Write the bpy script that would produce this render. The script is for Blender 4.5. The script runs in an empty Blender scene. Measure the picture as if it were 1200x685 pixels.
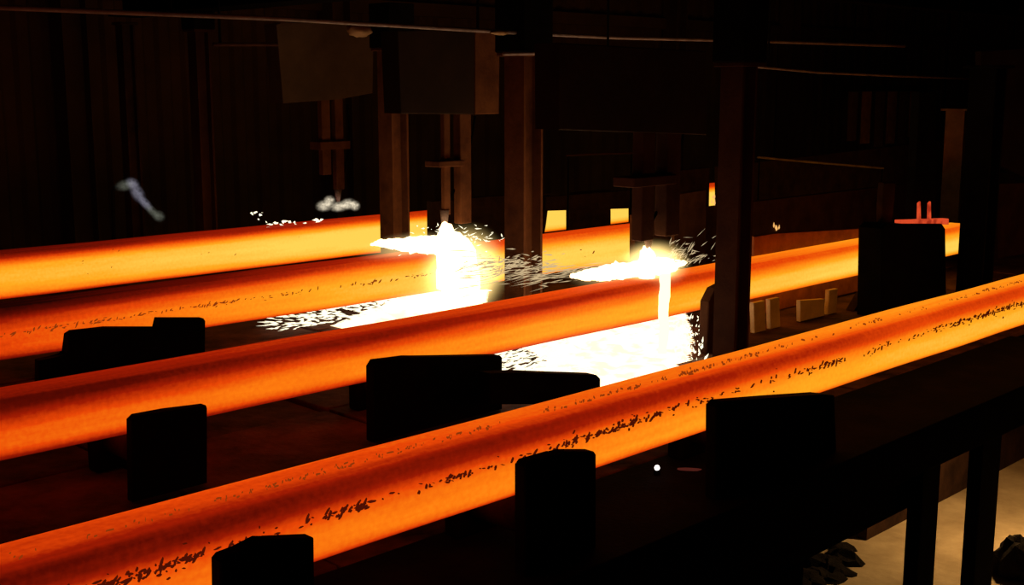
import bpy, bmesh, math, random
from mathutils import Vector, Matrix, noise

random.seed(7)
sc = bpy.context.scene
col = sc.collection

# ------------------------------------------------------------------ camera, world, exposure
FPX = 1400.0                                   # focal length in pixels of the 1200x685 frame
PITCH = math.atan(242 / FPX)
PHI = math.radians(45.25)                      # angle between the view and the strands (+X)
ZT = 1.60                                      # top of the hot strands
CAM = Vector((0, 0, ZT + 1.0))
cam_d = bpy.data.cameras.new('camera')
cam_d.sensor_width = 36.0
cam_d.lens = FPX / 1200 * 36.0
cam_d.clip_end = 200
cam = bpy.data.objects.new('camera', cam_d)
col.objects.link(cam)
FH = Vector((math.cos(PHI), math.sin(PHI), 0))
CR = Vector((math.sin(PHI), -math.cos(PHI), 0))
CF = FH * math.cos(PITCH) - Vector((0, 0, 1)) * math.sin(PITCH)
CU = Vector((0, 0, 1)) * math.cos(PITCH) + FH * math.sin(PITCH)
m = Matrix.Identity(4)
for i in range(3):
    m[i][0], m[i][1], m[i][2], m[i][3] = CR[i], CU[i], -CF[i], CAM[i]
cam.matrix_world = m
sc.camera = cam

world = bpy.data.worlds.new('world')
sc.world = world
world.use_nodes = True
bg = world.node_tree.nodes['Background']
bg.inputs[0].default_value = (1.0, 0.62, 0.36, 1)
bg.inputs[1].default_value = 0.012

vs = sc.view_settings
vs.view_transform = 'Standard'
vs.look = 'None'
vs.gamma = 1.0
vs.exposure = 0.0
vs.use_curve_mapping = False


def at(px, py, Y):
    """point where the sight line of a photo pixel meets the vertical plane y = Y"""
    d = CF + CR * ((px - 600) / FPX) + CU * ((342.5 - py) / FPX)
    return CAM + d * (Y / d.y)


def atz(px, py, z):
    d = CF + CR * ((px - 600) / FPX) + CU * ((342.5 - py) / FPX)
    return CAM + d * ((z - CAM.z) / d.z)


# ------------------------------------------------------------------ materials
MATS = {}


def nodes_of(name):
    mt = bpy.data.materials.new(name)
    mt.use_nodes = True
    nt = mt.node_tree
    nt.nodes.clear()
    out = nt.nodes.new('ShaderNodeOutputMaterial')
    MATS[name] = mt
    return mt, nt, out


def steel(name, c1, c2, rough=0.75, scale=6.0, bump=0.25, metal=0.0, spec=0.25):
    mt, nt, out = nodes_of(name)
    N, L = nt.nodes.new, nt.links.new
    b = N('ShaderNodeBsdfPrincipled')
    tc = N('ShaderNodeTexCoord')
    n1 = N('ShaderNodeTexNoise'); n1.inputs['Scale'].default_value = scale
    n1.inputs['Detail'].default_value = 8; n1.inputs['Roughness'].default_value = 0.65
    L(tc.outputs['Object'], n1.inputs['Vector'])
    r = N('ShaderNodeValToRGB')
    r.color_ramp.elements[0].position = 0.35; r.color_ramp.elements[0].color = (*c1, 1)
    r.color_ramp.elements[1].position = 0.68; r.color_ramp.elements[1].color = (*c2, 1)
    L(n1.outputs['Fac'], r.inputs['Fac']); L(r.outputs['Color'], b.inputs['Base Color'])
    n2 = N('ShaderNodeTexNoise'); n2.inputs['Scale'].default_value = scale * 9
    n2.inputs['Detail'].default_value = 5
    L(tc.outputs['Object'], n2.inputs['Vector'])
    bp = N('ShaderNodeBump'); bp.inputs['Strength'].default_value = bump
    bp.inputs['Distance'].default_value = 0.01
    L(n2.outputs['Fac'], bp.inputs['Height']); L(bp.outputs['Normal'], b.inputs['Normal'])
    b.inputs['Roughness'].default_value = rough
    b.inputs['Metallic'].default_value = metal
    b.inputs['Specular IOR Level'].default_value = spec
    L(b.outputs[0], out.inputs[0])
    return mt


def glow(name, c, strength=1.0, sample=True, c2=None, scale=20.0):
    mt, nt, out = nodes_of(name)
    N, L = nt.nodes.new, nt.links.new
    e = N('ShaderNodeEmission')
    e.inputs['Strength'].default_value = strength
    e.inputs['Color'].default_value = (*c, 1)
    if c2:
        tc = N('ShaderNodeTexCoord')
        n1 = N('ShaderNodeTexNoise'); n1.inputs['Scale'].default_value = scale
        n1.inputs['Detail'].default_value = 4
        L(tc.outputs['Object'], n1.inputs['Vector'])
        r = N('ShaderNodeValToRGB')
        r.color_ramp.elements[0].position = 0.40; r.color_ramp.elements[0].color = (*c2, 1)
        r.color_ramp.elements[1].position = 0.55; r.color_ramp.elements[1].color = (*c, 1)
        L(n1.outputs['Fac'], r.inputs['Fac']); L(r.outputs['Color'], e.inputs['Color'])
    L(e.outputs[0], out.inputs[0])
    mt.cycles.emission_sampling = 'AUTO' if sample else 'NONE'
    return mt


steel('black_steel', (0.003, 0.0025, 0.002), (0.008, 0.006, 0.005), 0.9, spec=0.03)
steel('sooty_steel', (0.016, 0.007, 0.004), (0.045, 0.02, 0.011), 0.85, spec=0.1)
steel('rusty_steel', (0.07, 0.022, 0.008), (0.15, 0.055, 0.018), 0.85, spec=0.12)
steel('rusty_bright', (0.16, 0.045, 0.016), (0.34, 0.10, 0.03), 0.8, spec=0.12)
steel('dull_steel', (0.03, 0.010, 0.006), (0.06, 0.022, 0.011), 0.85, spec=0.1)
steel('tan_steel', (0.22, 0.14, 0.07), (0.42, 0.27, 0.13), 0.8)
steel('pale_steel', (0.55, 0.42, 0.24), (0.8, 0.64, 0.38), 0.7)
steel('grey_steel', (0.15, 0.11, 0.10), (0.32, 0.24, 0.22), 0.55, spec=0.4)
steel('cover_paint', (0.06, 0.036, 0.018), (0.10, 0.06, 0.03), 0.8, scale=3, spec=0.1)
steel('dark_paint', (0.016, 0.009, 0.005), (0.03, 0.016, 0.009), 0.85, scale=3, spec=0.1)
steel('deck_steel', (0.016, 0.008, 0.006), (0.18, 0.075, 0.05), 0.85, scale=2.2, bump=0.6, spec=0.08)
steel('wall_sheet', (0.05, 0.03, 0.02), (0.09, 0.05, 0.03), 0.9, scale=1.5, spec=0.05)
steel('floor_concrete', (0.30, 0.22, 0.13), (0.52, 0.40, 0.25), 0.9, scale=2.5, bump=0.4, spec=0.1)
steel('slag_crust', (0.006, 0.005, 0.004), (0.02, 0.015, 0.012), 0.95, scale=14, bump=0.8, spec=0.05)
glow('white_hot', (1.0, 0.62, 0.30), 4.2)
glow('slag_white', (1.0, 0.72, 0.46), 2.6, c2=(0.95, 0.62, 0.30), scale=9)
glow('stream_yellow', (1.0, 0.82, 0.34), 2.6)
glow('spark_white', (1.0, 0.90, 0.62), 1.6, sample=False)
glow('spark_dim', (0.62, 0.46, 0.25), 1.0, sample=False)
glow('spark_orange', (1.0, 0.50, 0.14), 1.0, sample=False)
glow('lamp_amber', (1.0, 0.6, 0.25), 3.0, sample=False)
glow('lamp_white', (1.0, 0.95, 0.9), 3.0, sample=False)
glow('bracket_glow', (0.70, 0.07, 0.02), 1.0, c2=(0.35, 0.025, 0.008), scale=12)
glow('ember_red', (0.07, 0.012, 0.008), 1.0, sample=False)
glow('scale_flake', (0.070, 0.005, 0.001), 1.0, sample=False)
glow('scale_fleck', (0.26, 0.035, 0.003), 1.0, sample=False)


def glow_volume(name, c, strength, ragged=0.7):
    """flame glow, bloom and wisps: an emissive volume that thins out towards the edge of its own shell (unit sphere in object space)"""
    mt, nt, out = nodes_of(name)
    N, L = nt.nodes.new, nt.links.new
    tc = N('ShaderNodeTexCoord')
    ln = N('ShaderNodeVectorMath'); ln.operation = 'LENGTH'
    L(tc.outputs['Object'], ln.inputs[0])
    mr = N('ShaderNodeMapRange'); mr.interpolation_type = 'SMOOTHSTEP'
    mr.inputs['From Min'].default_value = 1.0; mr.inputs['From Max'].default_value = 0.25
    L(ln.outputs['Value'], mr.inputs['Value'])
    pw = N('ShaderNodeMath'); pw.operation = 'POWER'; pw.inputs[1].default_value = 1.5
    L(mr.outputs[0], pw.inputs[0])
    ns = N('ShaderNodeTexNoise'); ns.inputs['Scale'].default_value = 3.2; ns.inputs['Detail'].default_value = 3
    L(tc.outputs['Object'], ns.inputs['Vector'])
    nr = N('ShaderNodeMapRange'); nr.inputs['From Min'].default_value = 0.38; nr.inputs['From Max'].default_value = 0.60
    nr.inputs['To Min'].default_value = ragged; nr.inputs['To Max'].default_value = 1.0
    L(ns.outputs['Fac'], nr.inputs['Value'])
    mx = N('ShaderNodeMath'); mx.operation = 'MULTIPLY'
    L(pw.outputs[0], mx.inputs[0]); L(nr.outputs[0], mx.inputs[1])
    mu = N('ShaderNodeMath'); mu.operation = 'MULTIPLY'; mu.inputs[1].default_value = strength
    L(mx.outputs[0], mu.inputs[0])
    e = N('ShaderNodeEmission'); e.inputs['Color'].default_value = (*c, 1)
    L(mu.outputs[0], e.inputs['Strength'])
    L(e.outputs[0], out.inputs['Volume'])
    return mt


glow_volume('flame_bloom', (1.0, 0.70, 0.24), 17.0)  # flame glow and the bloom around it, put in as emissive haze
glow_volume('flame_bloom_soft', (1.0, 0.66, 0.26), 5.0)
glow_volume('pale_glow', (0.95, 0.82, 0.60), 20.0, 0.05)
glow_volume('blue_wisp', (0.50, 0.48, 0.62), 6.5, 0.25)
glow_volume('green_wisp', (0.34, 0.36, 0.28), 5.0, 0.25)


def hot_material(name, a, b, x0, x1, seed):
    """glowing steel: the temperature falls along the strand and towards the corners of the section"""
    mt, nt, out = nodes_of(name)
    N, L = nt.nodes.new, nt.links.new
    tc = N('ShaderNodeTexCoord')
    sep = N('ShaderNodeSeparateXYZ'); L(tc.outputs['Object'], sep.inputs[0])
    mr = N('ShaderNodeMapRange')
    mr.inputs['From Min'].default_value = x0; mr.inputs['From Max'].default_value = x1
    mr.inputs['To Min'].default_value = a; mr.inputs['To Max'].default_value = b
    L(sep.outputs['X'], mr.inputs['Value'])
    at_ = N('ShaderNodeAttribute'); at_.attribute_name = 'section_heat'
    s1 = N('ShaderNodeMath'); s1.operation = 'ADD'
    L(mr.outputs[0], s1.inputs[0]); L(at_.outputs['Fac'], s1.inputs[1])
    # long streaks of scale
    mp = N('ShaderNodeMapping'); mp.inputs['Scale'].default_value = (2.0, 26, 26)
    mp.inputs['Location'].default_value = (seed * 3.7, seed, 0)
    L(tc.outputs['Object'], mp.inputs[0])
    n1 = N('ShaderNodeTexNoise'); n1.inputs['Scale'].default_value = 1.0
    n1.inputs['Detail'].default_value = 6; n1.inputs['Roughness'].default_value = 0.6
    L(mp.outputs[0], n1.inputs['Vector'])
    m1 = N('ShaderNodeMath'); m1.operation = 'MULTIPLY_ADD'
    m1.inputs[1].default_value = 0.20; m1.inputs[2].default_value = -0.10
    L(n1.outputs['Fac'], m1.inputs[0])
    s2 = N('ShaderNodeMath'); s2.operation = 'ADD'
    L(s1.outputs[0], s2.inputs[0]); L(m1.outputs[0], s2.inputs[1])
    # small mottling
    n2 = N('ShaderNodeTexNoise'); n2.inputs['Scale'].default_value = 55
    n2.inputs['Detail'].default_value = 4
    L(tc.outputs['Object'], n2.inputs['Vector'])
    m2 = N('ShaderNodeMath'); m2.operation = 'MULTIPLY_ADD'
    m2.inputs[1].default_value = 0.14; m2.inputs[2].default_value = -0.07
    L(n2.outputs['Fac'], m2.inputs[0])
    s3 = N('ShaderNodeMath'); s3.operation = 'ADD'
    L(s2.outputs[0], s3.inputs[0]); L(m2.outputs[0], s3.inputs[1])
    r = N('ShaderNodeValToRGB')
    cr = r.color_ramp
    stops = [(0.0, (0.012, 0.001, 0.0005)), (0.17, (0.10, 0.003, 0.0005)), (0.34, (0.34, 0.011, 0.001)),
             (0.50, (0.80, 0.060, 0.002)), (0.66, (1.0, 0.20, 0.005)), (0.82, (1.05, 0.40, 0.014)),
             (1.0, (1.1, 0.66, 0.09))]
    cr.elements[0].position = 0; cr.elements[0].color = (*stops[0][1], 1)
    cr.elements[1].position = 1; cr.elements[1].color = (*stops[-1][1], 1)
    for p, c in stops[1:-1]:
        e_ = cr.elements.new(p); e_.color = (*c, 1)
    sc_ = N('ShaderNodeMath'); sc_.operation = 'MULTIPLY'; sc_.inputs[1].default_value = 0.82
    L(s3.outputs[0], sc_.inputs[0])
    L(sc_.outputs[0], r.inputs['Fac'])
    b_ = N('ShaderNodeBsdfPrincipled')
    b_.inputs['Base Color'].default_value = (0.03, 0.02, 0.016, 1)
    b_.inputs['Roughness'].default_value = 0.9
    b_.inputs['Specular IOR Level'].default_value = 0.05
    L(r.outputs['Color'], b_.inputs['Emission Color'])
    b_.inputs['Emission Strength'].default_value = 1.0
    L(b_.outputs[0], out.inputs[0])
    return mt


# ------------------------------------------------------------------ mesh helpers
def link(name, bm, mat, parent=None, smooth=False):
    me = bpy.data.meshes.new(name)
    bmesh.ops.recalc_face_normals(bm, faces=bm.faces)
    bm.to_mesh(me); bm.free()
    me.materials.append(MATS[mat])
    if smooth:
        for p in me.polygons:
            p.use_smooth = True
    o = bpy.data.objects.new(name, me)
    col.objects.link(o)
    o.parent = parent
    return o


def tag(o, label=None, cat=None, group=None, kind=None):
    if label: o['label'] = label
    if cat: o['category'] = cat
    if group: o['group'] = group
    if kind: o['kind'] = kind
    return o


def root(name, loc, label, cat, group=None):
    o = bpy.data.objects.new(name, None)
    o.empty_display_size = 0.1
    col.objects.link(o)
    o.location = loc
    return tag(o, label, cat, group)


def local(o):
    return Vector(o.location) if o else Vector((0, 0, 0))


def box(bm, lo, hi, bev=0.0):
    r = bmesh.ops.create_cube(bm, size=1)
    vs_ = r['verts']
    c = (Vector(lo) + Vector(hi)) / 2
    s = Vector(hi) - Vector(lo)
    for v in vs_:
        v.co = Vector((v.co.x * s.x, v.co.y * s.y, v.co.z * s.z)) + c
    if bev:
        ed = list({e for v in vs_ for e in v.link_edges})
        bmesh.ops.bevel(bm, geom=ed, offset=bev, segments=2, affect='EDGES', profile=0.5)


def prism(bm, pts, d, bev=0.0):
    """extrude a polygon (list of Vectors) by vector d"""
    v0 = [bm.verts.new(p) for p in pts]
    v1 = [bm.verts.new(p + d) for p in pts]
    n = len(pts)
    fs = [bm.faces.new(v0), bm.faces.new(v1[::-1])]
    for i in range(n):
        fs.append(bm.faces.new((v0[i], v0[(i + 1) % n], v1[(i + 1) % n], v1[i])))
    if bev:
        ed = list({e for f in fs[:2] for e in f.edges})
        bmesh.ops.bevel(bm, geom=ed, offset=bev, segments=2, affect='EDGES', profile=0.5)


def tube(bm, pts, r, seg=8, r1=None, cap=True):
    pts = [Vector(p) for p in pts]
    n = len(pts)
    rings = []
    ref = Vector((0.13, 0.31, 0.94))
    for i, p in enumerate(pts):
        t = (pts[min(i + 1, n - 1)] - pts[max(i - 1, 0)]).normalized()
        a = t.cross(ref)
        if a.length < 1e-4:
            a = t.cross(Vector((1, 0, 0)))
        a.normalize(); b = t.cross(a)
        rr = r if r1 is None else r + (r1 - r) * i / (n - 1)
        rings.append([bm.verts.new(p + (a * math.cos(k * 2 * math.pi / seg) + b * math.sin(k * 2 * math.pi / seg)) * rr) for k in range(seg)])
    for i in range(n - 1):
        for k in range(seg):
            bm.faces.new((rings[i][k], rings[i][(k + 1) % seg], rings[i + 1][(k + 1) % seg], rings[i + 1][k]))
    if cap:
        bm.faces.new(rings[0]); bm.faces.new(rings[-1][::-1])


def h_beam(bm, cx, cy, z0, z1, w, d, t=0.018):
    """upright H section: flanges face -X / +X"""
    a, b = w / 2, d / 2
    prof = [(-a, -b), (a, -b), (a, -b + t), (t / 2, -b + t), (t / 2, b - t), (a, b - t), (a, b), (-a, b), (-a, b - t), (-t / 2, b - t), (-t / 2, -b + t), (-a, -b + t)]
    prism(bm, [Vector((cx + y, cy + x, z0)) for x, y in prof], Vector((0, 0, z1 - z0)))


def lump(bm, c, r, seed, amp=0.3, sub=3, freq=2.5):
    res = bmesh.ops.create_icosphere(bm, subdivisions=sub, radius=1)
    for v in res['verts']:
        n = noise.fractal(v.co * freq + Vector((seed * 5.1, seed * 1.7, seed)), 1.0, 2.0, 4)
        v.co = Vector((v.co.x * r[0], v.co.y * r[1], v.co.z * r[2])) * (1 + amp * n) + Vector(c)


def streak(bm, p0, p1, w):
    """one spark: a slim three-sided spindle"""
    d = p1 - p0
    if d.length < 1e-5:
        return
    t = d.normalized()
    a = t.cross(Vector((0.3, 0.2, 0.93))).normalized(); b = t.cross(a)
    q = p0 + d * 0.35
    ring = [bm.verts.new(q + (a * math.cos(k * 2.0944) + b * math.sin(k * 2.0944)) * w) for k in range(3)]
    s, e = bm.verts.new(p0), bm.verts.new(p1)
    for k in range(3):
        bm.faces.new((s, ring[(k + 1) % 3], ring[k]))
        bm.faces.new((e, ring[k], ring[(k + 1) % 3]))


R = random.uniform
ZDECK = 1.20
HB, WB = 0.21, 0.20          # billet height and width
ZB = ZT - HB

# ------------------------------------------------------------------ the setting
bm = bmesh.new(); box(bm, (-6, -4, -0.1), (30, 14, 0))
tag(link('floor', bm, 'floor_concrete'), 'pale tan concrete shop floor at the lower right', kind='structure')

# back wall: corrugated sheet on its own columns
wall = bpy.data.objects.new('wall_back', None); col.objects.link(wall)
tag(wall, 'dark corrugated sheet wall behind the casting line', kind='structure')
bm = bmesh.new()
prof = []
x = -2.0
pts = []
while x < 30:
    pts += [(x, 0), (x + 0.10, 0), (x + 0.14, -0.04), (x + 0.24, -0.04)]
    x += 0.28
vsr = [[bm.verts.new((px_, 11.0 + dy, z)) for px_, dy in pts] for z in (0, 8)]
for i in range(len(pts) - 1):
    bm.faces.new((vsr[0][i], vsr[0][i + 1], vsr[1][i + 1], vsr[1][i]))
link('wall_sheet', bm, 'wall_sheet', wall)
for k in range(11):
    bm = bmesh.new(); h_beam(bm, -1 + k * 3.0, 10.80, 0, 8, 0.25, 0.25)
    link('wall_column', bm, 'wall_sheet', wall)
for z in (3.4, 5.2):
    bm = bmesh.new(); box(bm, (-2, 10.86, z), (30, 10.95, z + 0.15))
    link('wall_rail', bm, 'wall_sheet', wall)
bm = bmesh.new(); box(bm, (29.5, -4, 0), (29.6, 11.2, 8))
tag(link('wall_right', bm, 'wall_sheet'), 'far dark end wall of the hall', kind='structure')
bm = bmesh.new(); box(bm, (-6, -4, 8.0), (30, 14, 8.1))
tag(link('ceiling', bm, 'wall_sheet'), 'unlit hall roof above the gantry', kind='structure')

# run-out deck of steel plates under the strands
deck = bpy.data.objects.new('floor_deck', None); col.objects.link(deck)
tag(deck, 'sooty steel plate deck under the glowing strands', kind='structure')
bm = bmesh.new(); box(bm, (-0.49, -0.72, -0.03), (0.49, 0.72, 0.0), 0.006)
dp = None
for iy in range(4):
    for ix in range(20):
        if dp is None:
            dp = link('deck_plate', bm, 'deck_steel', deck); o = dp
        else:
            o = dp.copy(); col.objects.link(o)
        o.location = (-1.5 + ix, 3.46 + iy * 1.46, ZDECK - R(0, 0.012))
        o.rotation_euler = (R(-0.006, 0.006), R(-0.006, 0.006), 0)
for y in (2.9, 4.3, 5.6, 7.0, 8.4):
    bm = bmesh.new(); box(bm, (-2, y - 0.06, ZDECK - 0.2), (18, y + 0.06, ZDECK - 0.06))
    link('deck_joist', bm, 'black_steel', deck)
for y in (2.9, 4.3, 5.6, 7.0, 8.4):
    for k in range(6):
        if k == 2 and y < 4:
            continue
        bm = bmesh.new(); box(bm, (-1.5 + k * 3.6, y - 0.05, 0), (-1.4 + k * 3.6, y + 0.05, ZDECK - 0.2))
        link('deck_post', bm, 'black_steel', deck)

# ------------------------------------------------------------------ hot strands
def section(HB):
    """rounded square, clockwise from the back bottom; returns (y, z, heat)"""
    r = 0.035
    out = []
    w, h = WB, HB
    def arc(cy, cz, a0, a1, n=5):
        return [(cy + r * math.cos(a0 + (a1 - a0) * i / n), cz + r * math.sin(a0 + (a1 - a0) * i / n)) for i in range(n + 1)]
    pts = []
    pi = math.pi
    pts += arc(w - r, -h + r, -pi / 2, 0)                                     # back bottom
    pts += [(w, -h + r + (h - 2 * r) * i / 6) for i in range(1, 6)]
    pts += arc(w - r, -r, 0, pi / 2)                                          # back top
    pts += [(w - r - (w - 2 * r) * i / 8, 0) for i in range(1, 8)]            # top face
    pts += arc(r, -r, pi / 2, pi)                                             # front top
    pts += [(0, -r - (h - 2 * r) * i / 14) for i in range(1, 14)]             # front face
    pts += arc(r, -h + r, pi, 1.5 * pi)
    pts += [(r + (w - 2 * r) * i / 8, -h) for i in range(1, 8)]               # underside
    return pts


def lerp_table(t, tab):
    for (a, va), (b, vb) in zip(tab, tab[1:]):
        if t <= b:
            k = (t - a) / (b - a)
            return va + (vb - va) * k
    return tab[-1][1]


def strand(yb, x0, x1, mat, label, front, top, HB=HB):
    yf = yb - WB
    sec = section(HB)
    bm = bmesh.new()
    lay = bm.verts.layers.float.new('section_heat')
    rings = []
    n = max(2, int((x1 - x0) / 0.12))
    for i in range(n + 1):
        X = (x1 - x0) * i / n
        ring = []
        for (y, z) in sec:
            wob = 0.004 * noise.noise(Vector((X * 1.3 + yb, y * 4, z * 4)))
            v = bm.verts.new((X, y + wob, z + wob))
            fz = min(1, max(0, -z / HB)); fy = y / WB
            if y < 0.02 or (z < -HB + 0.04 and y < 0.04):
                hv = lerp_table(fz, front)
            elif z > -0.03:
                hv = lerp_table(fy, top)
            else:
                hv = -0.15
            v[lay] = hv
            ring.append(v)
        rings.append(ring)
    k = len(sec)
    for i in range(n):
        for j in range(k):
            bm.faces.new((rings[i][j], rings[i][(j + 1) % k], rings[i + 1][(j + 1) % k], rings[i + 1][j]))
    bm.faces.new(rings[0]); bm.faces.new(rings[-1][::-1])
    o = link('hot_billet', bm, mat, None, True)
    o.location = (x0, yf, ZT)
    return tag(o, label, 'billet', 'glowing steel strands on the run-out table')


def flakes(parent, x0, x1, frac, spread, count, smin, smax, mat, face='front', seed=1, cluster=2.2, HB=HB):
    rnd = random.Random(seed)
    bm = bmesh.new()
    for i in range(count):
        X = x0 + (x1 - x0) * rnd.random() ** 1.6
        if noise.noise(Vector((X * cluster, seed, 0.3))) < -0.12 and rnd.random() < 0.75:
            continue
        c = frac + 0.05 * noise.noise(Vector((X * 0.8, 2.2 + seed, 0))) + rnd.gauss(0, spread)
        s = rnd.uniform(smin, smax)
        el = rnd.uniform(0.5, 1.6); ang = rnd.choice((rnd.uniform(-0.3, 0.3), rnd.uniform(0.3, 1.4), rnd.uniform(0.3, 1.4)))
        nn = rnd.choice((4, 5, 6))
        ring0, ring1 = [], []
        for q in range(nn):
            a = 2 * math.pi * q / nn + rnd.uniform(-0.3, 0.3)
            du, dv = s * el * math.cos(a), s * 0.24 * math.sin(a)
            u = du * math.cos(ang) - dv * math.sin(ang); w = du * math.sin(ang) + dv * math.cos(ang)
            if face == 'front':
                ring0.append(bm.verts.new((X + u, 0.004, -HB * c + w)))
                ring1.append(bm.verts.new((X + u * 0.8, -0.0055, -HB * c + w * 0.8)))
            else:
                ring0.append(bm.verts.new((X + u, WB * c + w, -0.004)))
                ring1.append(bm.verts.new((X + u * 0.8, WB * c + w * 0.8, 0.0055)))
        for q in range(nn):
            bm.faces.new((ring0[q], ring0[(q + 1) % nn], ring1[(q + 1) % nn], ring1[q]))
        bm.faces.new(ring1)
    return tag(link('scale_flakes', bm, mat, parent), kind='stuff')


hot_material('hot_steel_near', 0.56, 1.04, 1.0, 6.5, 1)
hot_material('hot_steel_second', 0.56, 1.20, 1.5, 8.0, 2)
hot_material('hot_steel_third', 0.48, 1.18, 2.2, 5.4, 3)
hot_material('hot_steel_far', 1.02, 1.30, 3.0, 6.0, 4)
FR1 = [(0, -0.42), (0.08, -0.50), (0.20, -0.44), (0.36, -0.17), (0.58, 0.0), (0.80, 0.03), (0.90, -0.10), (1.0, -0.45)]
TP1 = [(0, -0.40), (0.15, -0.34), (0.35, -0.20), (0.7, -0.16), (0.9, -0.12), (1.0, -0.2)]
FR2 = [(0, -0.50), (0.12, -0.50), (0.26, -0.28), (0.52, 0.0), (0.75, 0.03), (0.86, -0.10), (1.0, -0.50)]
TP2 = [(0, -0.42), (0.3, -0.36), (0.8, -0.30), (1.0, -0.36)]
FR3 = [(0, -0.55), (0.08, -0.50), (0.25, -0.16), (0.45, 0.02), (0.8, 0.02), (0.92, -0.12), (1.0, -0.45)]
TP3 = [(0, -0.60), (0.5, -0.60), (1.0, -0.66)]
TP4 = [(0, -0.80), (0.5, -0.82), (1.0, -0.88)]
FR4 = [(0, -0.82), (0.06, -0.74), (0.16, -0.40), (0.3, -0.04), (0.5, 0.03), (0.75, -0.04), (0.90, -0.24), (1.0, -0.70)]
S1 = strand(2.604, -1.5, 12.0, 'hot_steel_near', 'nearest glowing orange billet with a dark flecked scale line along its side', FR1, TP1)
S2 = strand(4.02, -1.0, 8.54, 'hot_steel_second', 'second glowing billet from the front, pouring a thin molten stream in mid frame', FR2, TP2)
S3 = strand(5.66, -0.5, 13.0, 'hot_steel_third', 'third glowing billet from the front, burning white under the left torch', FR3, TP3, 0.25)
S4 = strand(7.45, 0.0, 16.0, 'hot_steel_far', 'farthest glowing billet, yellow-hot, running along the back', FR4, TP4, 0.28)
flakes(S1, 2.0, 9.0, 0.40, 0.030, 1250, 0.003, 0.0125, 'scale_flake', seed=3, cluster=3.0)
flakes(S1, 2.0, 9.0, 0.42, 0.08, 150, 0.002, 0.006, 'scale_flake', seed=13)
flakes(S1, 2.0, 9.0, 0.40, 0.05, 700, 0.003, 0.009, 'scale_fleck', face='top', seed=5)
flakes(S3, 2.2, 5.6, 0.50, 0.022, 300, 0.004, 0.016, 'scale_fleck', seed=8, cluster=3, HB=0.25)
flakes(S3, 5.6, 8.6, 0.55, 0.12, 90, 0.005, 0.022, 'scale_fleck', seed=9, cluster=3, HB=0.25)
flakes(S4, 2.6, 6.0, 0.45, 0.15, 26, 0.004, 0.010, 'scale_fleck', seed=11, HB=0.28)

# ------------------------------------------------------------------ roller stands: a black guard block, a roller under the strand, a pedestal
def roller_stand(poly, yb, thick, y_strand_b, label, zbase=ZDECK, mat='black_steel', roller=True, xr=None, ZB=ZB):
    """poly: outline of the guard block in the photo, in the plane of its rear face"""
    P = [at(px, py, yb) for px, py in poly]
    P[0].z = P[-1].z = zbase + 0.001
    cx = sum(p.x for p in P) / len(P)
    cz = zbase
    o = root('roller_stand', (cx, yb - thick / 2, cz), label, 'roller stand', 'black roller stands beside the strands')
    L0 = o.location.copy()
    bm = bmesh.new()
    prism(bm, [p - L0 - Vector((0, thick, 0)) for p in P], Vector((0, thick, 0)), 0.008)
    link('guard_block', bm, mat, o)
    if roller:
        x = xr if xr is not None else cx
        bm = bmesh.new()
        y0, y1 = yb + 0.005, y_strand_b + 0.035
        tube(bm, [Vector((x, y0, ZB - 0.07)) - L0, Vector((x, y1, ZB - 0.07)) - L0], 0.0695, 20)
        link('roller', bm, 'sooty_steel', o, True)
        bm = bmesh.new()
        box(bm, Vector((x - 0.10, y1, zbase)) - L0, Vector((x + 0.10, y1 + 0.07, ZB - 0.04)) - L0, 0.01)
        link('rear_bearing', bm, 'black_steel', o)
    return o


# beside the nearest strand
roller_stand([(246, 760), (246, 652), (252, 645), (296, 631), (305, 626), (355, 624), (356, 760)], 2.34, 0.05, 2.604,
             'black guard block against the nearest billet at the bottom edge of the photo', zbase=1.20)
roller_stand([(602, 640), (602, 543), (607, 536), (640, 528), (650, 525), (683, 525), (685, 528), (685, 640)], 2.34, 0.05, 2.604,
             'black guard block against the nearest billet, middle one of the front row', zbase=1.20)
roller_stand([(826, 560), (826, 474), (831, 467), (890, 463), (950, 459), (965, 460), (966, 560)], 2.34, 0.05, 2.604,
             'long flat-topped black guard block against the nearest billet, right end of front row', zbase=1.20)
# beside the second strand
roller_stand([(147, 560), (147, 490), (153, 484), (190, 478), (234, 472), (235, 475), (235, 560)], 3.72, 0.05, 4.02,
             'small black guard block below the second billet at the left')
roller_stand([(428, 490), (428, 428), (433, 420), (470, 416), (576, 414), (578, 416), (578, 490)], 3.70, 0.06, 4.02,
             'wide black guard block below the second billet in the middle of the photo')
roller_stand([(818, 398), (820, 352), (828, 336), (840, 330), (852, 330), (852, 398)], 3.72, 0.06, 4.02,
             'narrow round-shouldered guard block beside the base of the gantry column', mat='dull_steel', roller=False)
# beside the third strand: stepped block
roller_stand([(40, 470), (40, 420), (74, 414), (74, 390), (80, 386), (120, 382), (180, 384), (180, 371), (232, 371), (234, 374), (235, 460)],
             5.32, 0.06, 5.66, 'stepped black guard block in front of the third billet at the left', ZB=ZT - 0.25)
# low plate that leads on from the wide block
bm = bmesh.new()
P = [at(px, py, 3.46) for px, py in [(560, 470), (560, 434), (600, 433), (686, 436), (690, 440), (690, 470)]]
c0 = Vector((sum(p.x for p in P) / 6, 3.46, ZDECK))
prism(bm, [p - c0 - Vector((0, 0.07, 0)) for p in P], Vector((0, 0.07, 0)), 0.005)
o = link('guard_rail', bm, 'black_steel'); o.location = c0
tag(o, 'low black guard rail between the wide block and the white slag', 'guard rail')

# ------------------------------------------------------------------ front table frame: shelf beam, apron, legs
fr = root('roller_table_frame', (2.5, 2.45, 0), 'black steel frame with apron panel and square legs under the nearest billet', 'table frame')
L0 = fr.location.copy()


def fpart(name, fn, mat='black_steel'):
    bm = bmesh.new(); fn(bm)
    return link(name, bm, mat, fr)


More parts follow.
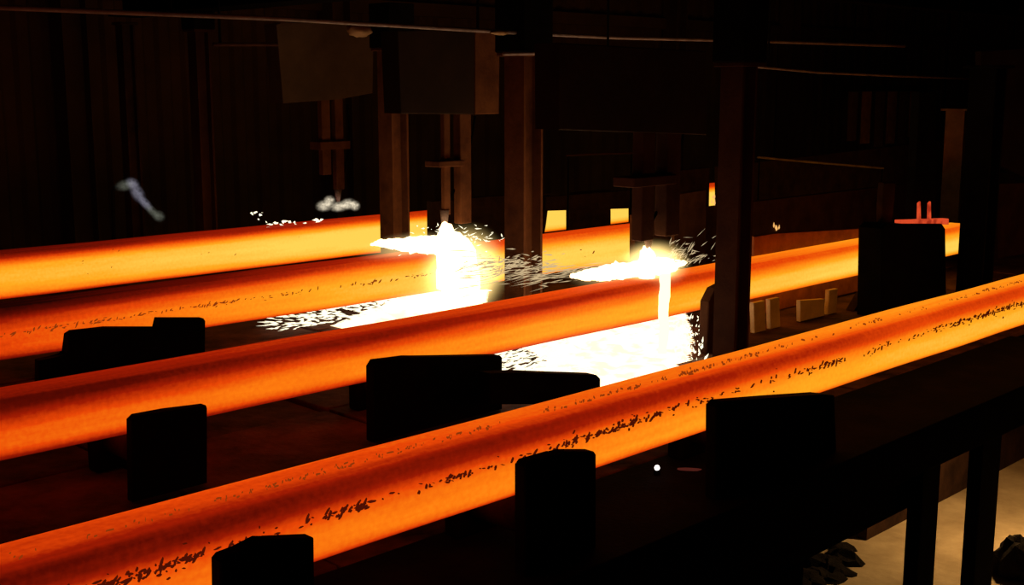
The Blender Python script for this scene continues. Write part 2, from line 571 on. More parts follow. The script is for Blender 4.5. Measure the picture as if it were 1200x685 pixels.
fpart('shelf_beam', lambda b: box(b, Vector((-1.2, 2.20, 1.00)) - L0, Vector((6.7, 2.73, 1.20)) - L0, 0.006))
pa = at(985, 628, 2.46); pb = at(1063, 595, 2.46)
zap = (pa.z + pb.z) / 2
fpart('apron_panel', lambda b: box(b, Vector((-1.2, 2.44, zap)) - L0, Vector((pb.x, 2.47, 1.0)) - L0, 0.004))
fpart('apron_panel', lambda b: box(b, Vector((-1.2, 2.44, 0.02)) - L0, Vector((pa.x - 0.32, 2.47, zap - 0.004)) - L0, 0.004))
for pxl, pxr in ((1066, 1098), (1134, 1168)):
    a_ = at(pxl, 620, 2.40); b_ = at(pxr, 620, 2.40)
    wleg = (b_.x - a_.x) * 0.62
    fpart('leg', lambda b: box(b, Vector((a_.x + 0.02, 2.36, 0)) - L0, Vector((a_.x + 0.02 + wleg, 2.36 + 0.07, 1.0)) - L0, 0.005))
for x in (0.0, 1.6):
    fpart('leg', lambda b: box(b, Vector((x, 2.36, 0)) - L0, Vector((x + 0.1, 2.43, 1.0)) - L0, 0.005))

bm = bmesh.new(); box(bm, (0.5, -0.03, 0.0), (4.5, 0.03, 0.98), 0.004)  # added dark plate stands in for the shade on the floor here
o = link('shade_plate', bm, 'sooty_steel'); o.location = (5.6, 3.26, 0)
tag(o, 'added dark plate standing for shade under the deck behind the two legs at the right', 'plate')
# spilled scale heap on the floor below the apron edge
bm = bmesh.new()
hc = atz(930, 690, 0.0)
for k in range(26):
    t = k / 25
    p = atz(900 + 95 * t + R(-10, 4), 705 - 62 * t + R(0, 22), 0.0)
    lump(bm, (p.x - hc.x, p.y - hc.y, 0.0), (R(0.05, 0.13), R(0.05, 0.13), R(0.02, 0.07)), k, 0.4, 2)
o = link('scale_heap', bm, 'slag_crust'); o.location = hc
tag(o, 'dark crusty heap of fallen scale at the apron edge on the tan floor', 'scale heap', kind='stuff')
# dark rounded lump at the lower right corner
bm = bmesh.new(); pc = atz(1190, 672, 0)
lump(bm, (0, 0, 0.06), (0.12, 0.12, 0.16), 3, 0.3, 3)
o = link('slag_lump', bm, 'slag_crust'); o.location = (pc.x, pc.y, 0)
tag(o, 'dark rounded slag lump on the tan floor in the lower right corner', 'slag')

# small bright lamp and two dull red hot scraps on the shelf beam
p = atz(770, 548, 1.225)
lr = root('indicator_lamp', (p.x, p.y, 1.2), 'tiny white pilot lamp on the dark shelf beam under the nearest billet', 'lamp')
bm = bmesh.new(); tube(bm, [(0, 0, 0), (0, 0, 0.018)], 0.012, 14); link('lamp_housing', bm, 'black_steel', lr)
bm = bmesh.new(); bmesh.ops.create_uvsphere(bm, u_segments=12, v_segments=8, radius=0.010)
for v in bm.verts: v.co += Vector((0, 0, 0.026))
link('lamp_lens', bm, 'lamp_white', lr, True)
for (xa, xb, yy, lab) in ((793, 822, 549, 'left of two dull red scale slivers beside the pilot lamp'), (836, 868, 552, 'right of two dull red scale slivers beside the pilot lamp')):
    p0, p1 = atz(xa, yy, 1.204), atz(xb, yy + 1, 1.204)
    bm = bmesh.new(); c = (p0 + p1) / 2
    lump(bm, (0, 0, 0), ((p1 - p0).length / 2, 0.010, 0.006), xa, 0.4, 2)
    o = link('hot_scale_sliver', bm, 'ember_red'); o.location = c
    o.rotation_euler.z = math.atan2((p1 - p0).y, (p1 - p0).x)
    tag(o, lab, 'scale', 'dull red slivers on the shelf beam')

# added amber lamp, unseen under the shelf beam, to brighten the floor
wl = root('floor_fill_lamp', (6.55, 2.45, 1.0), 'added unseen amber lamp under the right end of the shelf beam, brightening the floor', 'lamp')
bm = bmesh.new(); tube(bm, [(0, 0, 0), (0, 0, -0.03), (0, 0, -0.031), (0, 0, -0.07)], 0.05, 16); link('lamp_housing', bm, 'black_steel', wl, True)  # housing of the added floor fill lamp
bm = bmesh.new(); bmesh.ops.create_uvsphere(bm, u_segments=14, v_segments=8, radius=0.04)
for v in bm.verts: v.co += Vector((0, 0, -0.075))
link('floor_fill_bulb', bm, 'lamp_amber', wl, True)
ld = bpy.data.lights.new('floor_fill_light', 'SPOT'); ld.energy = 50; ld.color = (1.0, 0.60, 0.22)
ld.spot_size = math.radians(165); ld.spot_blend = 0.5; ld.shadow_soft_size = 0.04
lo = bpy.data.objects.new('floor_fill_light', ld); col.objects.link(lo); lo.parent = wl; lo.location = (0, 0, -0.14)

# ------------------------------------------------------------------ gantry columns between the strands
def column(px0, px1, ytop, Y, mat, label, zb=ZDECK, cap=True, ybot_ref=300):
    a_, b_ = at(px0, ybot_ref, Y), at(px1, ybot_ref, Y)
    depth = (a_ - CAM).dot(CF)
    w = (px1 - px0) / FPX * depth / (math.cos(PHI) + math.sin(PHI)) * 1.0
    pc_ = at((px0 + px1) / 2, ybot_ref, Y)
    zt = at((px0 + px1) / 2, ytop, Y).z
    o = root('gantry_column', (pc_.x, Y, zb), label, 'column', 'upright columns of the torch gantry')
    L_ = o.location.copy()
    bm = bmesh.new(); h_beam(bm, 0, 0, 0.02, zt - zb, w, w, 0.016); link('shaft', bm, mat, o)
    bm = bmesh.new(); box(bm, (-w * 0.8, -w * 0.8, 0), (w * 0.8, w * 0.8, 0.02), 0.003); link('base_plate', bm, mat, o)
    if cap:
        bm = bmesh.new(); box(bm, (-w * 0.7, -w * 0.7, zt - zb), (w * 0.7, w * 0.7, zt - zb + 0.02), 0.003); link('cap_plate', bm, mat, o)
    return o, pc_, w, zt


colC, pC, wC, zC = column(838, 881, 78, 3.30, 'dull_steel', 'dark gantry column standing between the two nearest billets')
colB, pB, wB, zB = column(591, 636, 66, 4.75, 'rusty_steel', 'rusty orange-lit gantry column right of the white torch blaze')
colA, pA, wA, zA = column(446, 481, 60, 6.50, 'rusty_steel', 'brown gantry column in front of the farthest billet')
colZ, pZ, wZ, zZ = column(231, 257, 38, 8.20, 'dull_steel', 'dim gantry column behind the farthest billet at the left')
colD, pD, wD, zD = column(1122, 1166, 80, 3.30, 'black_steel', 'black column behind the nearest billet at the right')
colE, pE, wE, zE = column(150, 172, 30, 8.6, 'sooty_steel', 'faint leftmost column behind the bent blue wisp')
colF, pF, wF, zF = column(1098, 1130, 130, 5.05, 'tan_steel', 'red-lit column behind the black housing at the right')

# gantry cross beam and overhead longitudinal beams
gb = root('gantry_beam', (pC.x, 5.7, ZT + 1.55), 'black overhead gantry beam spanning all the strands', 'beam')
bm = bmesh.new(); box(bm, (-0.14, -3.1, 0.0), (0.14, 3.6, 0.018)); box(bm, (-0.14, -3.1, 0.26), (0.14, 3.6, 0.278)); box(bm, (-0.01, -3.1, 0.018), (0.01, 3.6, 0.26))
link('beam_section', bm, 'black_steel', gb)
for (pc_, zt_, w_) in ((pC, zC, wC), (pB, zB, wB), (pA, zA, wA), (pZ, zZ, wZ)):
    bm = bmesh.new()
    box(bm, Vector((pc_.x - w_ * 0.75, pc_.y - w_ * 0.75, zt_ + 0.02)) - Vector(gb.location), Vector((pc_.x + w_ * 0.75, pc_.y + w_ * 0.75, ZT + 1.55)) - Vector(gb.location), 0.006)
    link('column_head', bm, 'black_steel', gb)

for (Y, py, lab) in ((6.4, -12, 'black overhead rail beam over the far half of the gantry'), (4.7, -4, 'black overhead rail beam over the middle of the gantry'), (3.2, 8, 'black overhead rail beam nearest the camera above the gantry')):
    zz = at(600, py, Y).z
    zz = max(zz, ZT + 1.83)
    bm = bmesh.new(); box(bm, (-4, -0.1, 0), (11, 0.1, 0.24), 0.01)
    o = link('rail_beam', bm, 'black_steel'); o.location = (4.0, Y, zz)
    tag(o, lab, 'beam', 'overhead rail beams along the strands')

# ------------------------------------------------------------------ overhead pipes and cables
def pipe(pts, Y, r, mat, label, name='overhead_pipe', sag=0.0):
    P = [at(px, py, Y) for px, py in pts]
    c = P[0].copy()
    bm = bmesh.new()
    dense = []
    for a_, b_ in zip(P, P[1:]):
        for k in range(6):
            dense.append(a_ + (b_ - a_) * (k / 6))
    dense.append(P[-1])
    tube(bm, [p - c for p in dense], r, 8)
    o = link(name, bm, mat, None, True); o.location = c
    return tag(o, label, 'pipe', 'pipes and cables under the gantry')


ZRAIL = ZT + 1.83


def hangers(o, pts, Y, ztop, up=True):
    """rods that carry a pipe: up to a beam, or posts down to the deck"""
    for px, py in pts:
        p = at(px, py, Y) - Vector(o.location)
        q = Vector((p.x, p.y, ztop - o.location.z))
        bm = bmesh.new(); tube(bm, [p, q], 0.008, 6); link('hanger' if up else 'post', bm, 'black_steel', o)


o = pipe([(-120, 4), (330, 22), (600, 38), (720, 44), (880, 48), (1060, 54)], 4.70, 0.011, 'grey_steel', 'thin pinkish-grey pipe running across the top of the photo')
hangers(o, [(200, 17), (560, 36), (880, 48)], 4.70, ZRAIL)
o = pipe([(590, 63), (650, 62), (672, 65), (690, 71), (712, 72)], 4.64, 0.010, 'grey_steel', 'short drooping reddish cable above the rusty column', 'cable')
hangers(o, [(712, 72)], 4.64, ZRAIL)
o = pipe([(884, 78), (960, 85), (1050, 89), (1140, 92)], 4.66, 0.009, 'grey_steel', 'thin dull red pipe at the upper right below the long pipe')
hangers(o, [(900, 80), (1120, 91)], 4.66, ZRAIL)
o = pipe([(250, 52), (325, 52)], 6.40, 0.012, 'dull_steel', 'short dark pipe between the left column and the tan cover')
hangers(o, [(258, 52)], 6.40, ZRAIL)
o = pipe([(888, 184), (940, 189), (1035, 197)], 6.6, 0.012, 'grey_steel', 'grey hand rail behind the second billet at the right', 'hand_rail')
hangers(o, [(890, 184), (1034, 197)], 6.6, ZDECK, False)
o = pipe([(664, 182), (700, 180), (742, 179)], 6.75, 0.010, 'dull_steel', 'short dim rail between the rusty column and the middle torch', 'hand_rail')
hangers(o, [(666, 182), (740, 179)], 6.75, ZDECK, False)

# rag-like lump and bracket at the overhead pipe
bm = bmesh.new(); c = at(421, 35, 5.9)
lump(bm, (0, 0, 0), (0.085, 0.06, 0.042), 4, 0.25, 3)
o = link('rag_bundle', bm, 'tan_steel', None, True); o.location = c
tag(o, 'tan rounded bundle tucked above the hanging tan cover', 'bundle')
bm = bmesh.new(); c = at(585, 38, 4.69)
lump(bm, (0, 0, 0), (0.06, 0.03, 0.014), 9, 0.25, 3)
o = link('pipe_clamp', bm, 'tan_steel', None, True); o.location = c
tag(o, 'small pale clamp on the long overhead pipe above the panels', 'clamp')

# ------------------------------------------------------------------ torch carriages
def slab(parent, name, poly, Y, t, mat, bev=0.006):
    L_ = Vector(parent.location) if parent else Vector((0, 0, 0))
    bm = bmesh.new()
    prism(bm, [at(px, py, Y) - L_ for px, py in poly], Vector((0, t, 0)), bev)
    return link(name, bm, mat, parent)


def carriage(Y, label, covers, masts, collar, nozzle, mat_mast):
    """covers: [(poly, material)], masts: [(px0, px1, ytop, ybot)], collar: (px0, px1, y0, y1), nozzle: (px, y0, y1)"""
    c = at((masts[0][0] + masts[-1][1]) / 2, masts[0][2], Y)
    o = root('torch_carriage', c, label, 'torch', 'cutting torch carriages hung over the strands')
    L_ = Vector(o.location)
    for k, (poly, mt) in enumerate(covers):
        slab(o, 'cover_panel', poly, Y - 0.06 - 0.0 * k, 0.16, mt)
    for (a, b, y0, y1) in masts:
        p0, p1 = at(a, y0, Y), at(b, y0, Y)
        zb_ = at(a, y1, Y).z
        w = (p1.x - p0.x) * 0.72
        bm = bmesh.new(); box(bm, Vector((p0.x, Y - w * 0.35, zb_)) - L_, Vector((p0.x + w, Y + w * 0.35, p0.z + 0.05)) - L_, 0.006)
        link('mast', bm, mat_mast, o)
    p0, p1 = at(collar[0], collar[2], Y - 0.03), at(collar[1], collar[3], Y - 0.03)
    bm = bmesh.new(); box(bm, Vector((p0.x, Y - 0.07, p1.z)) - L_, Vector((p1.x, Y + 0.07, p0.z)) - L_, 0.005)
    link('collar', bm, mat_mast, o)
    px, y0, y1 = nozzle
    a_, b_ = at(px, y0, Y), at(px, y1, Y)
    bm = bmesh.new(); tube(bm, [a_ - L_, a_ * 0.4 + b_ * 0.6 - L_, Vector((a_.x, Y, b_.z)) - L_], 0.030, 12, 0.012)
    link('nozzle', bm, 'grey_steel', o, True)
    # gas hose looping down to the nozzle
    h0 = at(masts[-1][1] + 6, masts[-1][2] + 4, Y + 0.05)
    pts = []
    for k in range(13):
        t = k / 12
        q = h0 * (1 - t) + (a_ + Vector((0.03, 0, 0.02))) * t
        q = q + Vector((0.05 * math.sin(math.pi * t), 0.02, 0))
        pts.append(q - L_)
    bm = bmesh.new(); tube(bm, pts, 0.008, 6)
    link('gas_hose', bm, 'black_steel', o, True)
    return o


carriage(7.35, 'hanging torch carriage with a tan sheet cover over the farthest billet',
         [([(324, 28), (330, 27), (400, 27), (438, 42), (437, 109), (400, 116), (332, 121)], 'cover_paint')],
         [(374, 388, 118, 205), (390, 403, 118, 222)], (372, 407, 166, 174), (396, 222, 236), 'rusty_steel')
carriage(5.56, 'hanging torch carriage with dark panels over the white blaze',
         [([(466, 36), (556, 33), (556, 134), (470, 133)], 'dark_paint'), ([(557, 33), (586, 36), (585, 133), (557, 134)], 'rusty_steel')],
         [(518, 528, 132, 252), (535, 553, 132, 262)], (510, 540, 189, 194), (521, 246, 268), 'rusty_steel')
carriage(3.92, 'dark torch carriage with twin masts over the thin molten stream',
         [([(655, 50), (828, 60), (828, 158), (655, 152)], 'dark_paint')],
         [(748, 768, 153, 282), (776, 798, 153, 276)], (736, 786, 208, 215), (760, 270, 292), 'dull_steel')
# ------------------------------------------------------------------ flames, molten streams, slag and sparks
def ellipsoid(name, c, r, mat, label=None, cat=None, parent=None):
    bm = bmesh.new(); bmesh.ops.create_icosphere(bm, subdivisions=4, radius=1)
    o = link(name, bm, mat, parent, True)
    o.location = c; o.scale = r
    if label: tag(o, label, cat)
    return o


# -- torch on the second strand
YF2 = 4.02 - WB
YC2 = 4.02 - WB / 2
tip = at(762, 298, YC2)
bl = root('torch_glow', tip, 'small white torch blaze where the thin molten stream begins', 'flame')
bm = bmesh.new()
q = at(758, 313, YC2) - tip
lump(bm, q, (0.045, 0.045, 0.115), 2, 0.25, 3)
lump(bm, at(776, 312, YC2) - tip, (0.11, 0.06, 0.045), 5, 0.3, 3)
link('flame_core', bm, 'white_hot', bl, True)
bm = bmesh.new()
jet = [(800, 308), (770, 312), (745, 315), (715, 319), (690, 322), (668, 323)]
rad = [0.02, 0.05, 0.055, 0.05, 0.035, 0.012]
for k in range(len(jet) - 1):
    for s in range(5):
        t = s / 5
        px = jet[k][0] * (1 - t) + jet[k + 1][0] * t; py = jet[k][1] * (1 - t) + jet[k + 1][1] * t
        rr = rad[k] * (1 - t) + rad[k + 1] * t
        lump(bm, at(px, py, 4.0) - tip, (rr * 1.6, rr, rr * 0.8), k * 7 + s, 0.4, 2)
link('flame_jet', bm, 'white_hot', bl, True)
e = ellipsoid('flame_glow', at(765, 310, YC2) - tip, (0.26, 0.2, 0.15), 'flame_bloom', parent=bl)
tag(e, 'soft yellow flame glow with its bloom put in as haze')
e = ellipsoid('flame_glow', at(715, 318, 4.0) - tip, (0.36, 0.1, 0.10), 'flame_bloom_soft', parent=bl)

bm = bmesh.new()
s0 = at(779, 322, YF2 - 0.03); s1 = at(778, 385, YF2 - 0.03)
base2 = Vector((s1.x, YF2 - 0.03, ZDECK + 0.02))
pts = []
for k in range(16):
    t = k / 15
    z = s0.z * (1 - t) + base2.z * t
    pts.append(Vector((s0.x + 0.006 * math.sin(t * 11), YF2 - 0.03, z)) - base2)
n0 = len(bm.verts)
tube(bm, pts, 0.030, 12, 0.024)
for v in bm.verts:
    nn = noise.noise(v.co * 20)
    v.co.x += 0.010 * nn
o = link('molten_stream', bm, 'stream_yellow', None, True); o.location = base2
tag(o, 'thin yellow-white molten stream falling down the side of the second billet', 'molten steel')


def slag_sheet(outline, z, mat, label, seed, hgt=0.035):
    """flat run of white-hot slag lying on the deck: outline given in deck coordinates"""
    xs = [p.x for p in outline]; ys = [p.y for p in outline]
    c = Vector((sum(xs) / len(xs), sum(ys) / len(ys), z))

    def inside(x, y):
        r = False; n = len(outline)
        for i in range(n):
            a, b = outline[i], outline[(i + 1) % n]
            if (a.y > y) != (b.y > y) and x < (b.x - a.x) * (y - a.y) / (b.y - a.y) + a.x:
                r = not r
        return r
    bm = bmesh.new()
    st = 0.03
    grid = {}
    nx = int((max(xs) - min(xs)) / st) + 1; ny = int((max(ys) - min(ys)) / st) + 1
    ok = set()
    for i in range(nx):
        for j in range(ny):
            x, y = min(xs) + i * st, min(ys) + j * st
            w = 0.06 * noise.noise(Vector((x * 9, y * 9, seed)))
            if inside(x + w, y + w):
                ok.add((i, j))
    def vert(i, j):
        if (i, j) not in grid:
            x, y = min(xs) + i * st, min(ys) + j * st
            edge = any((i + di, j + dj) not in ok for di in (-1, 0) for dj in (-1, 0))
            h = 0.004 if edge else hgt * (0.6 + 0.8 * noise.noise(Vector((x * 11, y * 11, seed + 4))))
            grid[(i, j)] = bm.verts.new((x - c.x, y - c.y, max(0.004, h)))
        return grid[(i, j)]
    for (i, j) in ok:
        bm.faces.new((vert(i, j), vert(i + 1, j), vert(i + 1, j + 1), vert(i, j + 1)))
    o = link('slag_pool', bm, mat, None, True); o.location = c
    return tag(o, label, 'slag', kind='stuff')


zs = ZDECK + 0.004
slag_sheet([atz(800, 352, zs), atz(812, 400, zs), atz(806, 424, zs), atz(720, 470, zs), atz(660, 466, zs), atz(612, 444, zs), atz(640, 424, zs), atz(604, 402, zs), atz(640, 380, zs), atz(700, 345, zs)], zs, 'slag_white',
           'wide white-hot slag run on the deck between the two nearest billets', 1)
slag_sheet([atz(575, 340, zs), atz(560, 372, zs), atz(480, 384, zs), atz(420, 392, zs), atz(388, 384, zs), atz(430, 366, zs), atz(480, 345, zs)], zs, 'slag_white',
           'narrow white-hot slag run between the second and third billets', 2)


def sparks(name, gen, count, mat, label, origin):
    bm = bmesh.new()
    for k in range(count):
        p0, p1, w = gen()
        streak(bm, p0 - origin, p1 - origin, w)
    o = link(name, bm, mat); o.location = origin
    return tag(o, label, 'sparks', kind='stuff')


# sparks skipping along the deck, left and right ends of the wide slag run
def deck_left():
    t = random.random() ** 0.8
    px = 690 - 115 * t + R(-8, 8)
    lo = 378 + (690 - px) * 0.22; hi = 436
    py = R(lo, hi + 14)
    p = atz(px, py, ZDECK + R(0.015, 0.09))
    d = Vector((-1, R(-0.35, 0.25), R(-0.12, 0.12))) * R(0.03, 0.11)
    return p, p + d, R(0.003, 0.009) * (1.15 - 0.5 * t)


sparks('slag_sparks', deck_left, 620, 'spark_white', 'pale sparks streaming left off the wide slag run', atz(640, 410, ZDECK))


def deck_right():
    px = 788 + abs(random.gauss(0, 20)); py = R(372, 425)
    p = atz(px, py, ZDECK + R(0.012, 0.08))
    d = Vector((R(-0.3, 0.6), R(-0.5, 0.5), R(0.1, 0.9))) * R(0.015, 0.05)
    return p, p + d, R(0.003, 0.008)


sparks('slag_spatter', deck_right, 170, 'spark_white', 'short bright spatter at the foot of the thin molten stream', atz(800, 400, ZDECK))


def deck_left3():
    t = random.random() ** 1.1
    px = 470 - 150 * t + R(-5, 5)
    py = 352 + (470 - px) * 0.165 + R(-9, 12)
    p = atz(px, py, ZDECK + R(0.01, 0.06))
    d = Vector((-1, R(-0.4, 0.4), R(-0.1, 0.3))) * R(0.03, 0.10)
    return p, p + d, R(0.003, 0.010) * (1.2 - 0.6 * t)


sparks('slag_sparks', deck_left3, 270, 'spark_white', 'pale sparks streaming left off the narrow slag run', atz(420, 370, ZDECK))


def top_left2():
    t = random.random()
    px = 735 - 185 * t ** 0.8; py = 316 + 6 * t + random.gauss(0, 3.5 + 7 * t)
    Y = 4.0 + R(-0.03, 0.22) + 0.25 * t
    p = at(px, min(py, 331 + (690 - px) * 0.10), Y)
    d = Vector((-1, R(-0.1, 0.15), R(-0.13, 0.10))) * R(0.05, 0.22)
    return p, p + d, R(0.001, 0.003)


sparks('torch_sparks', top_left2, 200, 'spark_dim', 'long pale sparks blown left along the top of the second billet', at(680, 318, 4.0))


def burst2():
    px = 782 + abs(random.gauss(0, 24)); py = 302 + random.gauss(0, 9) - 0.10 * (px - 782)
    p = at(px, min(py, 316 - 0.17 * (px - 775)), YC2 + R(-0.05, 0.12))
    a = R(-0.4, 1.2)
    return p, p + Vector((math.cos(a), R(-0.4, 0.4), math.sin(a) * 0.7)) * R(0.015, 0.09), R(0.0012, 0.0038)


sparks('torch_sparks', burst2, 120, 'spark_dim', 'fan of fine sparks right of the small white torch blaze', at(790, 305, YC2))

# -- torch on the third strand
YF3 = 5.66 - WB
tip = at(522, 270, 5.56)
bl = root('torch_glow', tip, 'large white torch blaze burning down the side of the third billet', 'flame')
bm = bmesh.new()
for k in range(15):
    t = k / 14
    px = 521 + 20 * min(1, t * 1.5) + 3 * math.sin(k * 2.1); py = 268 + 84 * t
    rr = 0.036 + 0.098 * min(1, t * 2.0) - 0.03 * max(0, t - 0.5)
    lump(bm, at(px, py, YF3 - 0.06) - tip, (rr, rr * 0.7, rr * 1.25), k, 0.35, 2)
link('flame_core', bm, 'white_hot', bl, True)
bm = bmesh.new()
for k in range(22):
    t = k / 21
    px = 530 - 92 * t; py = 287 - 1.5 * t + R(-1, 1)
    rr = 0.065 * (1 - t) ** 0.7 + 0.012
    lump(bm, at(px, py, 5.50) - tip, (rr * 1.8, rr, rr * 0.8), k + 40, 0.4, 2)
link('flame_jet', bm, 'white_hot', bl, True)
e = ellipsoid('flame_glow', at(543, 320, YF3 - 0.1) - tip, (0.40, 0.2, 0.34), 'flame_bloom', parent=bl)
tag(e, 'soft yellow flame glow with its bloom put in as haze')
e = ellipsoid('flame_glow', at(480, 290, 5.5) - tip, (0.45, 0.12, 0.11), 'flame_bloom_soft', parent=bl)
e = ellipsoid('flame_glow', at(500, 352, YF3 - 0.05) - tip, (0.50, 0.18, 0.11), 'flame_bloom_soft', parent=bl)


def burst3():
    px = random.gauss(535, 34); py = 282 + random.gauss(0, 9)
    p = at(px, py, 5.5 + R(-0.1, 0.1))
    d = Vector((R(-1, 1), R(-0.3, 0.3), R(-0.1, 0.5))) * R(0.02, 0.08)
    return p, p + d, R(0.002, 0.006)


sparks('torch_sparks', burst3, 150, 'spark_white', 'bright sparks scattered around the large white torch blaze', at(535, 282, 5.5))


def col_b_spatter():
    px = random.gauss(606, 24); py = 309 + random.gauss(0, 7)
    p = at(px, py, 4.62 + R(-0.1, 0.05))
    d = Vector((-1, R(-0.2, 0.2), R(-0.3, 0.3))) * R(0.02, 0.09)
    return p, p + d, R(0.002, 0.005)


sparks('torch_sparks', col_b_spatter, 120, 'spark_dim', 'dim spatter around the foot of the rusty column', at(606, 309, 4.6))

# -- farthest strand: lit pale clump, its light put in as emission, and stray drops
c = at(395, 238, 7.3)
fl = root('torch_glow', c, 'ragged pale lit clump, its light put in as glow, under the torch carriage of the farthest billet', 'flame')  # lit clump rather than a flame, its light put in as emission
for (px, py, rx, rz) in ((380, 241, 0.09, 0.055), (386, 235, 0.06, 0.05), (397, 242, 0.10, 0.05), (408, 239, 0.09, 0.055), (416, 241, 0.05, 0.05)):
    ellipsoid('glow_tongue', at(px, py, 7.3) - c, (rx, 0.05, rz), 'pale_glow', parent=fl)


def far_drops():
    px, py = random.choice(((301, 250), (309, 259), (334, 260), (322, 262), (357, 264), (372, 259), (345, 262), (316, 268)))
    p = at(px + R(-6, 6), py + R(-2, 2), 7.3)
    return p, p + Vector((R(-1, 1), 0, R(-0.3, 0.3))) * 0.05, R(0.006, 0.013)


sparks('torch_sparks', far_drops, 34, 'spark_white', 'few white drops on top of the farthest billet', at(330, 260, 7.3))
c = at(140, 300, 8.0); c.z = ZDECK  # bent bluish wisp of emissive volumes on a dark pipe
gf = root('glowing_wisp', c, 'dark standing pipe with a faint bent blue-grey glowing wisp at the left', 'burner')  # pipe with a bent wisp, unclear whether a burner
bm = bmesh.new()
p = at(140, 220, 8.0) - c
tube(bm, [(0, 0.1, 0), (p.x, 0.1, p.z - 0.03), (p.x, 0.06, p.z)], 0.014, 8)
link('wisp_pipe', bm, 'black_steel', gf, True)
for (px, py, rx, rz, tilt, mt) in ((147, 217, 0.10, 0.055, 0.12, 'green_wisp'), (155, 215, 0.07, 0.055, -0.5, 'blue_wisp'), (161, 226, 0.105, 0.062, -1.05, 'blue_wisp'),
                                   (170, 238, 0.10, 0.042, -0.85, 'blue_wisp'), (178, 247, 0.10, 0.040, -0.85, 'green_wisp'), (186, 253, 0.065, 0.055, -0.5, 'green_wisp')):
    e = ellipsoid('glow_tongue', at(px, py, 8.0) - c, (rx, 0.05, rz), mt, parent=gf)
    e.rotation_euler = (0, -tilt, 0)

# ------------------------------------------------------------------ things behind the second strand
def pedestal(polys, Y, t, mat, label):
    cx = at(polys[0][0][0], polys[0][0][1], Y)
    o = root('roller_pedestal', (cx.x, Y, ZDECK), label, 'pedestal', 'lit pedestals behind the second billet')
    for poly in polys:
        L_ = Vector(o.location)
        P = [at(px, py, Y) - L_ for px, py in poly]
        for p in P:
            p.z = min(p.z, ZB - 0.01 - ZDECK)
            if p.z < 0.09 or (Y > 4 and p.z < 0.23): p.z = 0.001
        bm = bmesh.new(); prism(bm, P, Vector((0, t, 0)), 0.004); link('side_plate', bm, mat, o)
    return o


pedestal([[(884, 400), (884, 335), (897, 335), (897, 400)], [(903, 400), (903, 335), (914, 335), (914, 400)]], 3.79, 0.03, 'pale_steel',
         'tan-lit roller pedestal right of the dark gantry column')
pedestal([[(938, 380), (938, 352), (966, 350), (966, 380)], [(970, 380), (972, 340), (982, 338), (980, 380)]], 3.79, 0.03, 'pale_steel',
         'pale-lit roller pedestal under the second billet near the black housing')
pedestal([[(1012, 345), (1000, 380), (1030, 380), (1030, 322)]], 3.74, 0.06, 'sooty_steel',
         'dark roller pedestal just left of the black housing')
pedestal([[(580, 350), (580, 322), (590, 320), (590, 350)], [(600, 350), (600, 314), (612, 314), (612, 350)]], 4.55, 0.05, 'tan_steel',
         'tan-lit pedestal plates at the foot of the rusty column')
# foot on the left of the dark column
bm = bmesh.new(); c = at(826, 384, 3.55)
box(bm, (-0.06, -0.06, -0.012), (0.12, 0.06, 0.012), 0.003)
o = link('foot_plate', bm, 'grey_steel'); o.location = (c.x, 3.52, ZDECK + 0.012)
tag(o, 'pale flat plate lying by the foot of the dark gantry column', 'plate')

# dark guards in front of the far strands to the right, with gaps that let the glow through
def guard(poly, Y, t, mat, label, foot=True):
    c = at(poly[0][0], poly[0][1], Y); c.z = ZDECK
    bm = bmesh.new(); P = [at(px, py, Y) - c for px, py in poly]
    if foot:
        for p in P:
            if p.z < 0.22: p.z = 0.001
    prism(bm, P, Vector((0, t, 0)), 0.006)
    o = link('strand_guard', bm, mat); o.location = c
    return tag(o, label, 'guard', 'dark guard plates before the far billets')


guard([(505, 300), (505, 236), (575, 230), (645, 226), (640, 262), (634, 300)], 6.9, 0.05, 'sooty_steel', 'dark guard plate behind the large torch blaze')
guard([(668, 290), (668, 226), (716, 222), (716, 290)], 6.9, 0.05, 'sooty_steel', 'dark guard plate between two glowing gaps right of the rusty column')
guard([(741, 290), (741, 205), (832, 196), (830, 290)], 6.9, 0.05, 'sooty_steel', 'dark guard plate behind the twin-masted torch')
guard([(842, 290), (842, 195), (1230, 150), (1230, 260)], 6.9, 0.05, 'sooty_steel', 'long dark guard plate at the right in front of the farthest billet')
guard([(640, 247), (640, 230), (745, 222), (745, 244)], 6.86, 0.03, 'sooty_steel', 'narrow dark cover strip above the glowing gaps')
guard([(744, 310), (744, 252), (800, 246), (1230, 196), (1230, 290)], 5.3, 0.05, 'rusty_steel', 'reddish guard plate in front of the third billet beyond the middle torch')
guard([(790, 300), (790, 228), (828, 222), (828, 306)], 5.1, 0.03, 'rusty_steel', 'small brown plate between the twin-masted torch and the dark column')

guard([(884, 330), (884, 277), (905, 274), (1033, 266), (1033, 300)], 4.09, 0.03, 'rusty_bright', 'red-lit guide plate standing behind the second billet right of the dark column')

# hot crumbs on the reddish guard
def crumbs():
    px, py = random.choice(((910, 269), (893, 285), (900, 283), (838, 233), (836, 238), (1082, 246), (1090, 248)))
    p = at(px + R(-3, 3), py + R(-3, 3), 5.295)
    return p, p + Vector((R(-0.3, 0.3), 0, 1)) * R(0.02, 0.05), R(0.006, 0.014)


sparks('hot_crumbs', crumbs, 22, 'spark_orange', 'few orange hot crumbs along the guard plates at the right', at(900, 270, 5.295))

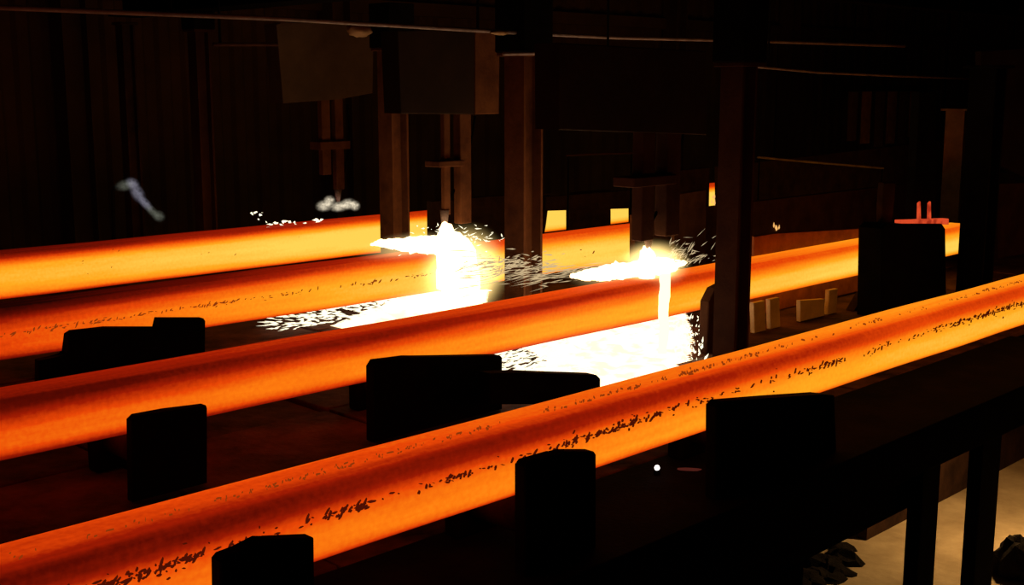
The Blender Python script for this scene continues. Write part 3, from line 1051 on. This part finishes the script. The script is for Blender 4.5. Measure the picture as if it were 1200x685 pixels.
# black drive housing in front of the second strand at the right
YH = 3.62
dh = root('drive_housing', (at(1070, 300, YH).x, YH, ZDECK), 'bulky black drive housing in front of the second billet at the right', 'housing')
slab(dh, 'body', [(1031, 400), (1034, 268), (1040, 262), (1104, 262), (1108, 268), (1110, 400)], YH - 0.1, 0.16, 'black_steel')
slab(dh, 'mast', [(1070, 266), (1078, 108), (1098, 106), (1096, 266)], YH, 0.06, 'black_steel')
slab(dh, 'arm', [(1034, 240), (1036, 214), (1050, 214), (1046, 262), (1034, 266)], YH + 0.02, 0.04, 'sooty_steel')
c = at(1084, 262, YH); c.y = YH  # red-lit bracket: the light falling on it is put in as emission
oc = root('glow_bracket', c, 'bracket with two upright stubs on the black drive housing, its red light put in as emission', 'bracket')
slab(oc, 'bar', [(1057, 263), (1057, 258), (1112, 256), (1112, 263)], YH - 0.08, 0.05, 'bracket_glow', 0.003)
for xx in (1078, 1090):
    slab(oc, 'stub', [(xx - 1.5, 257), (xx - 1, 238), (xx + 1, 236), (xx + 1.5, 257)], YH - 0.07, 0.015, 'bracket_glow', 0.003)

# panel at the right edge behind the nearest strand
pn = root('switch_panel', (at(1185, 300, 3.0).x, 3.0, ZDECK), 'tall dark brown panel at the right edge behind the nearest billet', 'panel')
slab(pn, 'panel_sheet', [(1150, 60), (1300, 50), (1300, 255), (1164, 190), (1150, 180)], 4.1, 0.05, 'dark_paint')
slab(pn, 'panel_sheet', [(1168, 215), (1300, 210), (1300, 400), (1172, 400)], 4.1, 0.05, 'dull_steel')

# hanging strips far behind on the right, on a rail hung from the roof
ZS = at(1035, 107, 8.8).z
for k, (xx, h) in enumerate(((1000, 165), (1016, 168), (1032, 172), (1046, 168), (1060, 170), (1072, 160))):
    bm = bmesh.new()
    c = at(xx, 108, 8.8); c.z = ZS
    zb_ = at(xx, h, 8.8).z
    box(bm, (-0.13, -0.01, zb_ - c.z), (0.13, 0.01, 0), 0.004)
    o = link('hanging_strip', bm, 'rusty_steel' if k % 2 else 'dull_steel'); o.location = c
    tag(o, ('first', 'second', 'third', 'fourth', 'fifth', 'last')[k] + ' from the left of the hanging brown strips in the upper right', 'strip', 'hanging strips in the upper right')
c = at(990, 106, 8.8); c2 = at(1085, 106, 8.8); c.z = ZS
sr = root('strip_rail', c, 'black rail that carries the row of hanging strips', 'rail')
bm = bmesh.new(); box(bm, (0, -0.03, 0), (c2.x - c.x, 0.03, 0.08), 0.004); link('rail_bar', bm, 'black_steel', sr)
for x in (0.2, c2.x - c.x - 0.2):
    bm = bmesh.new(); tube(bm, [(x, 0, 0.08), (x, 0, 8.0 - c.z)], 0.012, 6); link('hanger', bm, 'black_steel', sr)
